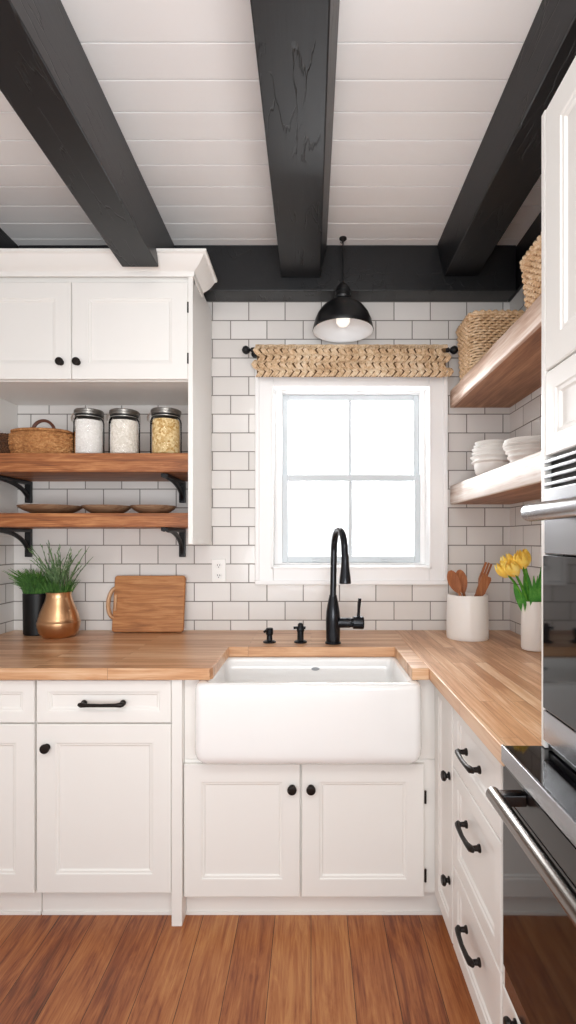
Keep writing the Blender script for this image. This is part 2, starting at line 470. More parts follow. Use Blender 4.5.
# ------------------------------------------------------------------ window
win = bpy.data.objects.new('window_1', None); COL.objects.link(win); win.location = (.196, YB, 1.13); struct(win, 'white double hung window over the sink')
CX0, CX1, CZ0, CZ1 = -.265, .657, 1.13, 2.17
m = MB()
def casing(m, x0, x1, z0, z1, y0, y1): m.box(x0, x1, y0, y1, z0, z1, .004)
yf = YB-.022
w = .082
m.box(CX0, CX0+w, yf, YB-.0005, CZ0, CZ1, .004); m.box(CX1-w, CX1, yf, YB-.0005, CZ0, CZ1, .004)
m.box(CX0+w, CX1-w, yf, YB-.0005, CZ1-w, CZ1, .004); m.box(CX0+w, CX1-w, yf, YB-.0005, CZ0, CZ0+w, .004)
# back band and inner bead
for (a, b_) in ((CX0-.006, CX0+.014), (CX1-.014, CX1+.006)): m.box(a, b_, yf-.010, YB-.0005, CZ0+.0141, CZ1, .004)
m.box(CX0-.006, CX1+.006, yf-.010, YB-.0005, CZ0-.006, CZ0+.014, .004)
for (a, b_) in ((CX0+w-.012, CX0+w), (CX1-w, CX1-w+.012)): m.box(a, b_, yf-.006, yf+.004, CZ0+w-.012, CZ1-w, .003)
m.box(CX0+w-.012, CX1-w+.012, yf-.006, yf+.004, CZ0+w-.012, CZ0+w, .003)
m.build('window_casing', TRIMW, win)
# jamb liner
m = MB()
t_ = .012
m.box(OX0, OX0+t_, YB-.001, YB+.16, OZ0, OZ1, .001); m.box(OX1-t_, OX1, YB-.001, YB+.16, OZ0, OZ1, .001)
m.box(OX0+t_, OX1-t_, YB-.001, YB+.16, OZ0, OZ0+t_, .001); m.box(OX0+t_, OX1-t_, YB-.001, YB+.16, OZ1-t_, OZ1, .001)
# stops
sx0, sx1, sz0, sz1 = -.145, .552, 1.226, 2.085
m.box(OX0+t_, sx0, YB+.075, YB+.15, OZ0+t_, OZ1-t_, .002); m.box(sx1, OX1-t_, YB+.075, YB+.15, OZ0+t_, OZ1-t_, .002)
m.box(sx0, sx1, YB+.075, YB+.15, OZ0+t_, sz0, .002); m.box(sx0, sx1, YB+.075, YB+.15, sz1, OZ1-t_, .002)
m.build('window_jamb', TRIMW, win)
SASHM = plain('sash_paint', '#d0d7db', .4)
def sash(z0, z1, yy, name):
    s = MB(); rw = .028
    s.box(sx0, sx0+rw, yy, yy+.03, z0, z1, .003); s.box(sx1-rw, sx1, yy, yy+.03, z0, z1, .003)
    s.box(sx0+rw, sx1-rw, yy, yy+.03, z0, z0+.032, .003); s.box(sx0+rw, sx1-rw, yy, yy+.03, z1-.03, z1, .003)
    so = s.build(name, SASHM, win)
    xm = (350-VPX)*(YB+.1)/F
    g = MB(); g.box(xm-.009, xm+.009, yy+.004, yy+.026, z0+.032, z1-.03, .003); g.build('muntin', SASHM, so)
    for (a, b_) in ((sx0+rw, xm-.009), (xm+.009, sx1-rw)):
        g = MB(); g.box(a, b_, yy+.013, yy+.017, z0+.032, z1-.03, 0); g.build('pane', GLASS, so)
    return so
zmid = H+(540-478)*(YB+.09)/F
lo = sash(sz0+.001, zmid+.015, YB+.079, 'lower_sash')
up = sash(zmid-.015, sz1-.001, YB+.112, 'upper_sash')
for xx in (.03, .375):
    g = MB(); g.box(xx-.022, xx+.022, YB+.066, YB+.079, sz0+.006, sz0+.016, .003); g.build('sash_lift', SASHM, lo)

# ------------------------------------------------------------------ curtain rod and valance
Yrod = 2.452
zr = H+(540-350)*Yrod/F
rod = thing('curtain_rod', (.19, Yrod, zr), 'black iron curtain rod above the window', 'curtain rod')
m = MB(); m.tube([((252-VPX)*Yrod/F, Yrod, zr), ((448-VPX)*Yrod/F, Yrod, zr)], .008, 12); m.build('rod', IRON, rod)
for xp, sg in ((252, -1), (448, 1)):
    c = Vector(((xp-VPX)*Yrod/F, Yrod, zr))
    m = MB()
    m.lathe([(0, -.001), (.009, 0), (.010, .004), (.006, .008), (.013, .014), (.019, .024), (.020, .032), (.015, .042), (.004, .048)], c, 16, 'x' if sg > 0 else 'nx'); m.build('finial', IRON, rod)
    xb = c.x - sg*.008
    m = MB(); m.tube([(xb, Yrod, zr), (xb, YB-.005, zr-.0)], .006, 10); m.lathe([(.018, 0), (.018, .006), (.008, .009)], (xb, YB-.0005, zr), 16, 'ny')
    m.lathe([(.012, -.01), (.012, .01)], (xb, Yrod, zr), 12, 'x'); m.build('rod_bracket', IRON, rod)
val = thing('window_valance', (.195, Yrod, 2.12), 'woven seagrass valance with short fringe hanging over the window', 'valance')
vx0, vx1 = (255-VPX)*2.43/F, (448-VPX)*2.43/F
zt, zb = zr+.024, H+(540-379)*2.43/F
m = MB()
# folded backing cloth around the rod
prof = [(Yrod+.0125, zb+.02), (Yrod+.0125, zr)] + [(Yrod+.0125*math.cos(a), zr+.0125*math.sin(a)) for a in [PI*k/6 for k in range(1, 6)]] + [(Yrod-.0125, zr), (Yrod-.0125, zb+.02), (Yrod-.0095, zb+.02), (Yrod-.0095, zr)] \
     + [(Yrod+.0095*math.cos(a), zr+.0095*math.sin(a)) for a in [PI-PI*k/6 for k in range(1, 6)]] + [(Yrod+.0095, zr), (Yrod+.0095, zb+.02)]
m.rings([[Vector((x, a, b)) for a, b in prof] for x in (vx0+.008, vx1-.008)])
m.build('backing', STRAWB, val)
m = MB()
m.tube([Vector((vx0+(vx1-vx0)*k/60, Yrod-.002+.0015*math.sin(k*2.1), zr+.013+.001*math.sin(k*1.7))) for k in range(61)], .0125, 10); m.build('rolled_hem', STRAW, val)
rows = 4
zspan = (zt-.018)-(zb+.016)
for rw in range(rows):
    m = MB()
    zc = zt-.022-zspan*(rw+.35)/rows
    n = 27
    for k in range(n):
        flare = 1+.012*rw
        fx = .5+((k+.5+(.5 if rw % 2 else 0))/(n+.5)-.5)*flare
        x = vx0+(vx1-vx0)*fx + R.uniform(-.003, .003)
        sl = .013*(1 if rw % 2 else -1)
        yy = Yrod-.020-.006*math.sin(PI*(rw+.5)/rows)+R.uniform(-.003, .003)
        hh = zspan/rows*.66 + R.uniform(-.002, .002)
        for e in (-1, .1, 1.1):
            q = R.uniform(.8, 1.2)
            m.tube([(x-sl*.2+e*.0088, yy+.008, zc+hh), (x+sl*.3+e*.0092*q, yy-.003, zc+hh*.5), (x+sl+e*.0070, yy-.008*q, zc), (x+sl*.3+e*.0088, yy-.003, zc-hh*.55), (x-sl*.6+e*.0092+R.uniform(-.003, .003), yy+.006, zc-hh*.98)],
                   [.0032, .0050*q, .0060, .0050*q, .0026], 6)
    m.build('straw_row' if rw < rows-1 else 'fringe', STRAW, val)

# ------------------------------------------------------------------ pendant lamp
Yp = 2.345
sp = F/Yp
pxx = (343-VPX)/sp
zrim = H+(540-331)/sp
pend = thing('pendant_lamp', (pxx, Yp, zrim), 'black dome pendant lamp hanging before the window', 'lamp')
m = MB()
r0 = 30/sp
m.lathe([(r0, 0), (r0+.002, .003), (r0*.985, .020), (r0*.94, .045), (r0*.85, .075), (r0*.70, .103), (r0*.50, .125), (r0*.33, .137), (.030, .143), (.030, .147)], (pxx, Yp, zrim), 48, cap0=False)
o_ = m.build('lamp_shade', LAMPB, pend, 50)
m = MB()
m.lathe([(r0, 0), (r0*.965, .004), (r0*.96, .020), (r0*.92, .044), (r0*.83, .073), (r0*.68, .100), (r0*.48, .121), (.03, .134)], (pxx, Yp, zrim), 48, cap0=False)
m.build('shade_lining', LAMPW, pend, 50)
m = MB(); zz = zrim+.145
m.lathe([(.036, 0), (.039, .006), (.039, .012), (.034, .016), (.034, .024), (.037, .027), (.037, .036), (.032, .041), (.030, .052), (.022, .062), (.012, .070), (.007, .076), (.004, .080)], (pxx, Yp, zz), 28); m.build('socket_cap', LAMPB, pend)
m = MB(); m.tube([(pxx, Yp, zz+.076), (pxx, Yp, ZC-.012)], .0032, 8); m.build('cord', LAMPB, pend)
m = MB(); m.lathe([(.017, 0), (.017, -.006), (.009, -.013), (.004, -.018)], (pxx, Yp, ZC), 16); m.tube([(pxx, Yp, ZC-.016), (pxx-.006, Yp, ZC-.024), (pxx-.012, Yp, ZC-.018)], .0025, 6); m.build('ceiling_hook', LAMPB, pend)
m = MB(); m.lathe([(.008, .10), (.014, .092), (.015, .080), (.026, .060), (.032, .042), (.030, .024), (.020, .012), (.006, .007)], (pxx, Yp, zrim+.012), 24); m.build('bulb', BULB, pend)

# ------------------------------------------------------------------ hardware
def knob(parent, c, axis, r=.0165):
    m = MB()
    m.lathe([(r*.75, 0), (r*.75, .003), (r*.45, .005), (r*.42, .009), (r*.78, .012), (r, .016), (r, .020), (r*.85, .024), (r*.45, .026)], c, 20, axis)
    return m.build('knob', PULL, parent)
def pull(parent, c, axis, L=.13):
    m = MB(); c = Vector(c); h = L/2
    if axis == 'ny': U, O = Vector((1, 0, 0)), Vector((0, -1, 0))
    else: U, O = Vector((0, 1, 0)), Vector((-1, 0, 0))
    for s in (-1, 1):
        m.lathe([(.0105, 0), (.0105, .004), (.0075, .007), (.0065, .018)], c+U*s*(h-.012), 14, axis)
    m.tube([c+U*(-h+.002)+O*.021, c+U*(-h+.012)+O*.025, c+U*(-h+.03)+O*.029, c+O*.031, c+U*(h-.03)+O*.029, c+U*(h-.012)+O*.025, c+U*(h-.002)+O*.021],
           [.006, .0092, .0068, .006, .0068, .0092, .006], 10)
    return m.build('drawer_pull', PULL, parent)
def hinge(parent, c, axis):
    m = MB(); c = Vector(c)
    m.tube([c+Vector((0, 0, -.022)), c+Vector((0, 0, .022))], .0042, 8)
    return m.build('hinge', PULL, parent)
FY = lambda Y0: (lambda u, v, d: (u, Y0+d, v))       # faces the camera
FX = lambda X0: (lambda u, v, d: (X0+d, u, v))       # faces left

# ------------------------------------------------------------------ base cabinets, left run
def base_unit(x0, x1, label, knob_left=True):
    c = thing('base_cabinet', ((x0+x1)/2, 2.1, 0), label, 'cabinet', 'white base cabinets left of the sink')
    m = MB(); m.box(x0+.0005, x1-.0005, YCAB+.02, 2.505, .105, .858, .001); m.build('carcass', PAINT, c)
    m = MB(); m.box(x0+.0005, x1-.0005, 1.835, 1.852, 0, .105, .001); m.box(x0+.0005, x1-.0005, 1.829, 1.8345, 0, .012, .002); m.build('toe_kick', PAINT, c)
    d = MB(); d.front(x0+.003, x1-.003, .7015, .850, FY(YCAB), .0195, .040); dr = d.build('drawer', PAINT, c, 25)
    pull(dr, ((x0+x1)/2, YCAB-.0002, .772), 'ny', .160)
    d = MB(); d.front(x0+.003, x1-.003, .106, .6965, FY(YCAB), .0195, .066); do = d.build('door', PAINT, c, 25)
    knob(do, (x0+.040, YCAB-.0002, .617), 'ny')
    return c
base_unit(-.963, -.486, 'white base cabinet with drawer pull and door knob, next to the sink cabinet')
base_unit(-1.447, -.965, 'white base cabinet at the left edge of the photo, against the side wall')

# sink cabinet
sk = thing('sink_cabinet', (-.02, 2.1, 0), 'white two door cabinet under the farmhouse sink', 'cabinet')
m = MB()
m.box(-.447, .4535, YCAB+.02, 2.505, .095, .566, .001)
m.box(-.447, -.396, YCAB+.02, 1.90, .567, .858, .001); m.box(.378, .4535, YCAB+.02, 1.90, .567, .858, .001)
m.build('carcass', PAINT, sk)
m = MB(); m.box(-.484, -.4475, 1.776, 2.30, 0, .858, .002); m.build('end_post', PAINT, sk)
m = MB(); m.box(-.447, .47, 1.835, 1.852, 0, .095, .001); m.box(-.447, .47, 1.829, 1.8345, 0, .012, .002); m.build('toe_kick', PAINT, sk)
for (a, b_, kx, hx) in ((-.446, -.0375, -.066, None), (-.0335, .397, -.000, .399)):
    d = MB(); d.front(a+.001, b_-.001, .092, .556, FY(YCAB), .0195, .062); do = d.build('door', PAINT, sk, 25)
    knob(do, (kx, YCAB-.0002, H-(788-540)*YCAB/F), 'ny')
    if hx:
        for zz in (.44, .165): hinge(do, (hx+.002, YCAB+.004, zz), 'ny')

# farmhouse sink
def rrect(x0, x1, y0, y1, z, r, n=6):
    pts = []
    for cx, cy, a0 in ((x1-r, y1-r, 0), (x0+r, y1-r, PI/2), (x0+r, y0+r, PI), (x1-r, y0+r, 3*PI/2)):
        for k in range(n+1):
            a = a0+PI/2*k/n
            pts.append(Vector((cx+r*math.cos(a), cy+r*math.sin(a), z)))
    return pts
snk = thing('farmhouse_sink', (-.01, 1.92, .5785), 'white fireclay apron front sink set into the wood worktop', 'sink')
SX0, SX1, SY0, SY1 = -.394, .375, 1.712, 2.135
m = MB()
rg = []
for ins, z in ((.055, .5785), (.035, .580), (.018, .587), (.007, .599), (.0015, .615), (0, .640), (.001, .835), (.003, .848), (.008, .855), (.016, .858), (.030, .858), (.036, .856), (.041, .848), (.046, .80), (.050, .70), (.062, .665), (.09, .652), (.12, .65)):
    rg.append(rrect(SX0+ins, SX1-ins, SY0+ins*.8, SY1-ins, z, max(.03-ins*.15, .01) if ins < .03 else .03))
m.rings(rg)
m.build('basin', PORC, snk, 50)
m = MB(); m.lathe([(.042, 0), (.042, .003), (.030, .0035), (.028, .001)], (0, 1.93, .6505), 24); m.build('drain', STEEL, snk)
m = MB(); m.lathe([(.013, 0), (.013, .0012), (.012, .0016)], (.018, SY1-.0455, .815), 24, 'ny', sx=1.3, sy=.55); m.build('maker_mark', EMB, snk)

# ------------------------------------------------------------------ worktop (one L, two grain directions)
wt = thing('worktop', (0, 2.1, .859), 'L shaped butcher block wood worktop around the sink', 'worktop')
def poly_slab(poly, z0, z1):
    m = MB(); m.rings([[Vector((x, y, z0)) for x, y in poly], [Vector((x, y, z1)) for x, y in poly]]); return m
YF = 1.76
poly = [(XL+.001, YF), (-.350, YF), (-.340, 1.775), (-.338, 2.11), (.345, 2.11), (.347, YF), (.407, YF), (.407, 2.507), (XL+.001, 2.507)]
poly_slab(poly, .859, .90).build('back_slab', BLOCK_X, wt, bevel=.003)
poly_slab([(.4072, 1.088), (XR-.001, 1.088), (XR-.001, 2.507), (.4072, 2.507)], .859, .90).build('side_slab', BLOCK_Y, wt, bevel=.002)

# ------------------------------------------------------------------ right base cabinets
XF = .435
nc = thing('base_cabinet', (.7, 1.68, 0), 'narrow white corner cabinet door with two knobs, right of the sink cabinet', 'cabinet')
m = MB(); m.box(XF+.02, XR-.002, 1.574, 1.805, .092, .858, .001); m.build('carcass', PAINT, nc)
m = MB(); m.box(.482, .50, 1.574, 1.805, 0, .091, .001); m.build('toe_kick', PAINT, nc)
d = MB(); d.front(1.577, 1.800, .096, .850, FX(XF), .0195, .045); do = d.build('door', PAINT, nc, 25)
for yy, in ((777,), (882,)):
    knob(do, (XF-.0002, 1.608, H-(yy-540)*1.60/F), 'nx', .016)
db = thing('drawer_cabinet', (.7, 1.37, 0), 'white three drawer base cabinet between the corner and the oven', 'cabinet')
m = MB(); m.box(XF+.02, XR-.002, 1.170, 1.572, .092, .858, .001); m.build('carcass', PAINT, db)
m = MB(); m.box(.482, .50, 1.170, 1.572, 0, .091, .001); m.build('toe_kick', PAINT, db)
for (a, b_, hz) in ((.650, .850, .750), (.350, .645, .548), (.096, .345, .255)):
    d = MB(); d.front(1.173, 1.569, a, b_, FX(XF), .0195, .045); dr = d.build('drawer', PAINT, db, 25)
    pull(dr, (XF-.0002, 1.372, hz), 'nx', .135)

# built-in oven under the cooktop
oc = thing('oven_cabinet', (.7, .75, 0), 'white base cabinet holding the lower oven with a drawer below it', 'cabinet')
m = MB(); m.box(XF+.02, XR-.002, .35, 1.168, .092, .335, .001)
m.box(XF+.003, XR-.002, 1.150, 1.168, .336, .858, .001); m.box(XF+.003, XR-.002, .35, .368, .336, .858, .001); m.build('carcass', PAINT, oc)
m = MB(); m.box(.482, .50, .35, 1.168, 0, .091, .001); m.build('toe_kick', PAINT, oc)
d = MB(); d.front(.353, 1.165, .096, .332, FX(XF), .0195, .045); dr = d.build('drawer', PAINT, oc, 25)
knob(dr, (XF-.0002, 1.085, .315), 'nx', .013)
ov = thing('built_in_oven', (.7, .76, .34), 'black glass oven with steel bar handle under the cooktop', 'oven')
m = MB(); m.box(XF+.032, XR-.01, .371, 1.147, .338, .856, .002); m.build('body', STEELD, ov)
m = MB(); m.box(XF-.002, XF+.031, .371, 1.147, .340, .388, .003); m.build('bottom_trim', STEEL, ov)
m = MB(); m.box(XF-.006, XF+.031, .371, 1.147, .391, .776, .004); odr = m.build('door', BGLASS, ov)
m = MB(); m.box(XF-.006, XF+.031, .371, 1.147, .777, .842, .004); m.build('door_rail', BLACKG, odr)
m = MB(); m.box(XF+.008, XF+.031, .371, 1.147, .843, .856, .002); m.build('vent_gap', BLACKP, ov)
m = MB(); m.tube([(.372, .38, .822), (.372, 1.048, .822)], .0145, 16); m.build('handle', STEELH, odr)
for yy in (.41, 1.028):
    m = MB(); m.box(.366, XF-.0065, yy-.014, yy+.014, .811, .834, .003); m.build('handle_bracket', STEELD, odr)
ct = thing('cooktop', (.68, .72, .859), 'black glass cooktop with steel front strip beside the wood worktop', 'cooktop')
m = MB(); m.box(.410, XR-.002, .352, 1.086, .8595, .9055, .002); m.build('glass_top', BGLASS, ct)
m = MB(); m.box(.403, .4095, .352, 1.086, .872, .908, .002); m.build('front_strip', STEEL, ct)

# ------------------------------------------------------------------ tall oven tower
XT = .488
tw = thing('oven_tower', (.73, .72, .906), 'tall white cabinet around the upper wall oven on the right', 'cabinet')
m = MB(); m.box(XT, XR-.002, 1.0685, 1.086, .9065, 2.24, .002); m.build('side_panel', PAINT, tw)
m = MB(); m.box(XT, XR-.002, .352, .370, .9065, 2.24, .002); m.build('side_panel', PAINT, tw)
m = MB(); m.box(XT+.022, XR-.002, .3705, 1.068, 1.512, 2.24, .001); m.build('upper_box', PAINT, tw)
d = MB(); d.front(.373, 1.066, 1.693, 2.236, FX(XT), .0195, .060); d.build('door', PAINT, tw, 25)
d = MB(); d.front(.373, 1.066, 1.515, 1.688, FX(XT), .0195, .040); d.build('flap_door', PAINT, tw, 25)
wo = thing('wall_oven', (.72, .72, .908), 'steel wall oven with black glass door in the tall white cabinet', 'oven')
y0, y1 = .373, 1.066
m = MB(); m.box(XT+.035, XR-.05, y0, y1, .908, 1.508, .002); m.build('body', STEELD, wo)
m = MB()
m.box(XT+.012, XT+.034, y0, y1, 1.446, 1.508, .001); vb = m.build('vent', BLACKP, wo)
for zz in (1.455, 1.471, 1.487, 1.502):
    m = MB(); m.box(XT-.004, XT+.020, y0, y1, zz-.0036, zz+.0036, .0015); m.build('louvre', STEEL, vb)
m = MB(); m.box(XT-.003, XT+.034, y0, y1, 1.312, 1.446, .003); m.build('fascia', STEEL, wo)
m = MB(); m.box(XT-.006, XT+.034, y0, y1, .992, 1.310, .003); gd = m.build('glass_door', BGLASS, wo)
m = MB(); m.box(XT-.006, XT+.034, y0, y1, .925, .990, .004); m.build('lower_trim', STEEL, wo)
m = MB(); m.box(XT+.006, XT+.034, y0, y1, .9085, .924, .001); m.build('base_gap', BLACKP, wo)
m = MB(); m.tube([(.432, .40, 1.395), (.432, 1.012, 1.395), (.434, 1.02, 1.395), (.445, 1.026, 1.395)], [.0175, .0175, .016, .012], 16)
for yy in (.44, .995): m.box(.43, XT-.0025, yy-.012, yy+.012, 1.385, 1.405, .003)
m.build('handle', STEEL, wo)

# ------------------------------------------------------------------ wall cabinet on the left with crown
wc = thing('wall_cabinet', (-.97, 2.32, 1.324), 'white wall cabinet with crown moulding above the open shelves', 'cabinet')
UX0, UX1, UY = -1.455, -.487, 2.13
m = MB(); m.box(UX0, UX1-.0205, UY, 2.507, 2.0, 2.455, .001); m.box(UX0, UX1, UY-.001, UY+.02, 2.405, 2.455, .001); m.build('carcass', PAINT, wc)
m = MB(); m.box(UX1-.02, UX1, UY-.02, 2.507, 1.324, 2.455, .002); m.build('side_panel', PAINT, wc)
m = MB(); m.box(UX0, UX0+.018, UY, 2.507, 1.36, 1.9995, .002); m.build('side_panel', PAINT, wc)
# crown: profile swept along the front and returned on the right
prof = [(0, 2.425), (.004, 2.425), (.007, 2.432), (.007, 2.444), (.012, 2.448), (.020, 2.452), (.034, 2.462), (.047, 2.476), (.055, 2.487), (.058, 2.490), (.064, 2.491), (.068, 2.494), (.068, 2.504), (0, 2.504)]
m = MB()
rr = []
rr.append([Vector((UX0, UY-.02-p, z)) for p, z in prof])
rr.append([Vector((UX1+p, UY-.02-p, z)) for p, z in prof])
rr.append([Vector((UX1+p, 2.288, z)) for p, z in prof])
m.rings(rr); m.build('crown_moulding', PAINT, wc, 30)
for (a, b_, kx) in ((-1.452, -.989, -1.030), (-.986, -.508, -.961)):
    d = MB(); d.front(a, b_, 2.004, 2.404, FY(UY-.02), .0195, .066); do = d.build('door', PAINT, wc, 25)
    knob(do, (kx, UY-.0202, 2.072), 'ny', .0165)
    if kx > -1:
        for zz in (2.30, 2.09): hinge(do, (-.5075, UY-.018, zz), 'ny')

# ------------------------------------------------------------------ left shelves with brackets
def bracket(parent, x, ztop, leg, arm):
    m = MB(); w = .015; yb = 2.5065
    m.box(x-w, x+w, yb-.020, yb, ztop-leg, ztop-.0005, .003)
    m.box(x-w, x+w, yb-arm, yb-.016, ztop-.017, ztop-.0005, .003)
    # curved brace
    pts = []
    for k in range(11):
        a = PI/2*k/10
        pts.append(Vector((x, yb-.014-(arm*.78)*(1-math.cos(a)) , ztop-leg*.90+(leg*.90-.012)*math.sin(a))))
    m.tube(pts, .0105, 8)
    m.lathe([(.010, 0), (.010, .008)], (x, yb-arm+.002, ztop-.010), 12, 'ny')
    return m.build('bracket', IRON, parent)
shelf_x0, shelf_x1 = UX0+.0185, UX1-.0205
def shelf(z0, z1, label, leg):
    s = thing('wall_shelf', (-.97, 2.33, z0), label, 'shelf', 'wood shelves under the wall cabinet')
    m = MB(); m.box(shelf_x0, shelf_x1, 2.15, 2.507, z0, z1, .004); m.build('board', SHELFW, s)
    bracket(s, -1.377, z0, leg, .32); bracket(s, -.627, z0, leg, .32)
    return s
ZS1, ZS2 = 1.7066, 1.4545
shelf(1.627, ZS1, 'upper brown wood shelf on black brackets holding the glass jars', .105)
shelf(1.396, ZS2, 'lower brown wood shelf on black brackets holding the plates', .138)

# ------------------------------------------------------------------ baskets
def woven_round(name_rows, m, c, rad_f, z0, z1, rows, rope, stakes, sx=1.0, sy=1.0, amp=.004):
    for k in range(rows):
        f = (k+.5)/rows; z = z0+(z1-z0)*f; r = rad_f(f)
        pts = []
        n = stakes*4
        for i in range(n):
            a = 2*PI*i/n
            rr_ = r + amp*math.sin(stakes*a/2*2 + (PI if k % 2 else 0))
            pts.append(Vector((c[0]+rr_*math.cos(a)*sx, c[1]+rr_*math.sin(a)*sy, z+.0015*math.sin(stakes*a))))
        m.tube(pts, rope, 6, loop=True)
def shell(m, c, rad_f, z0, z1, sx=1, sy=1, th=.006, n=8, seg=40):
    out = [(rad_f(k/n), z0+(z1-z0)*k/n) for k in range(n+1)]
    inn = [(max(rad_f(k/n)-th, .01), max(z0+th, z0+(z1-z0)*k/n)) for k in range(n, -1, -1)]
    m.lathe(out+inn, (c[0], c[1], 0), seg, sx=sx, sy=sy)

def round_basket(cx, cy, z, r, h, label, matw, handle):
    b = thing('woven_basket', (cx, cy, z), label, 'basket')
    rf = lambda f: r*(.80+.20*math.sin(PI*(.15+.5*f))) - .003
    m = MB(); shell(m, (cx, cy), lambda f: rf(f)-.002, z+.0008, z+h-.004, sy=.62)
    woven_round('', m, (cx, cy), rf, z+.0055, z+h, 9, h/9*.60, 26, sy=.62, amp=.003)
    m.build('basket_body', matw, b)
    if handle:
        m = MB(); shell(m, (cx, cy), lambda f: r*.96-.03*f*f, z+h-.002, z+h+.014, sy=.62)
        for k in range(8):
            rr_ = r*.93*(1-k/8.5)
            pts = [Vector((cx+rr_*math.cos(a)+.0015*math.sin(20*a), cy+rr_*.62*math.sin(a), z+h+.012+.008*(k/8))) for a in [2*PI*i/60 for i in range(60)]]
            m.tube(pts, .0065, 6, loop=True)
        m.build('basket_lid', matw, b)
        m = MB()
        pts = [Vector((cx+.005+.048*math.cos(a), cy, z+h+.018+.048*math.sin(a))) for a in [PI*(-.06+1.12*i/20) for i in range(21)]]
        m.tube(pts, .0065, 8); m.tube([p+Vector((.008, -.006, -.004)) for p in pts], .005, 8); m.build('handle', LEATH, b)
    return b
round_basket(-1.192, 2.27, ZS1, .136, .098, 'round lidded wicker basket with a dark loop handle, left of the glass jars', WICKD, True)
round_basket(-1.383, 2.29, ZS1, .052, .105, 'dark brown woven basket at the left edge of the upper shelf', WICKX, False)

def rect_basket(x0, x1, y0, y1, z, h, label, rows, rope, flare=.012):
    b = thing('wicker_basket', ((x0+x1)/2, (y0+y1)/2, z), label, 'basket', 'wicker baskets on the top corner shelf')
    m = MB()
    def path(ins, zz, n=9):
        return rrect(x0+ins, x1-ins, y0+ins, y1-ins, zz, .045, n)
    def dense(pts, step):
        out = []
        L = len(pts)
        for i in range(L):
            a, c = pts[i], pts[(i+1) % L]
            k = max(1, int(round((c-a).length/step)))
            for j in range(k): out.append(a+(c-a)*j/k)
        return out
    for k in range(rows):
        f = k/(rows-1)
        ins = flare*(1-f)+rope
        pts = dense(path(ins, z+rope+(h-2*rope)*f), .006)
        L = len(pts)
        out = []
        for i, p in enumerate(pts):
            t = pts[(i+1) % L]-pts[i-1]; nrm = Vector((t.y, -t.x, 0)).normalized()
            out.append(p+nrm*.0042*math.sin(i*PI/2.6+(PI if k % 2 else 0))+Vector((0, 0, R.uniform(-.0012, .0012))))
        m.tube(out, rope*.92, 5, loop=True)
    m.build('woven_sides', WICK, b)
    m = MB()
    rg = [path(flare+.010, z+.001), path(.012, z+h-.006), path(.018, z+h-.006), path(flare+.018, z+.008)]
    m.rings(rg); m.build('liner', STRAWB, b)
    m = MB()
    pts = dense(path(.004, z+h-.002), .007)
    L = len(pts)
    for ph in (0, PI):
        m.tube([p+Vector((0, 0, .006*math.sin(i*.8+ph)))+Vector((.004*math.cos(i*.8+ph), 0, 0)) for i, p in enumerate(pts)], .0075, 6, loop=True)
    m.build('braided_rim', WICK, b)
    return b
ZR1, ZR2 = 2.071, 1.606
rect_basket(.693, .955, 2.225, 2.475, ZR1, .262, 'tall pale wicker basket on the top corner shelf, beside the window', 22, .0062)
rect_basket(.700, .955, 1.44, 1.745, ZR1, .195, 'wicker basket on the top corner shelf, mostly hidden by the tall oven cabinet', 17, .0061)

# ------------------------------------------------------------------ right shelves
def rshelf(z0, z1, label, edge_mat):
    s = thing('wall_shelf', (.83, 1.8, z0), label, 'shelf', 'wood shelves in the right corner')
    m = MB(); m.box(.6965, XR-.001, 1.0885, 2.507, z0, z1, .003); m.build('board', SHELFR, s)
    m = MB()
    rr = []
    n = 24
    for k in range(n+1):      # a live, slightly uneven edge
        yy = 1.0885+(2.507-1.0885)*k/n
        dx = R.uniform(-.0025, .0025); dz = R.uniform(-.002, .002)
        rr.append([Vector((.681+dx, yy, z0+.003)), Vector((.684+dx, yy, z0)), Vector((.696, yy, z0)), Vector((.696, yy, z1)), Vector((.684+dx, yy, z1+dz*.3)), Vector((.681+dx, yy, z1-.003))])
    m.rings(rr); m.build('front_edge', edge_mat, s, 60)  # strip coloured lighter than the board to carry the glare
    return s
rshelf(1.988, ZR1, 'upper thick wood corner shelf carrying the wicker baskets', GLARED)
rshelf(1.515, ZR2, 'lower thick wood corner shelf with glare lightened edge carrying the white dishes', GLARED_PALE)

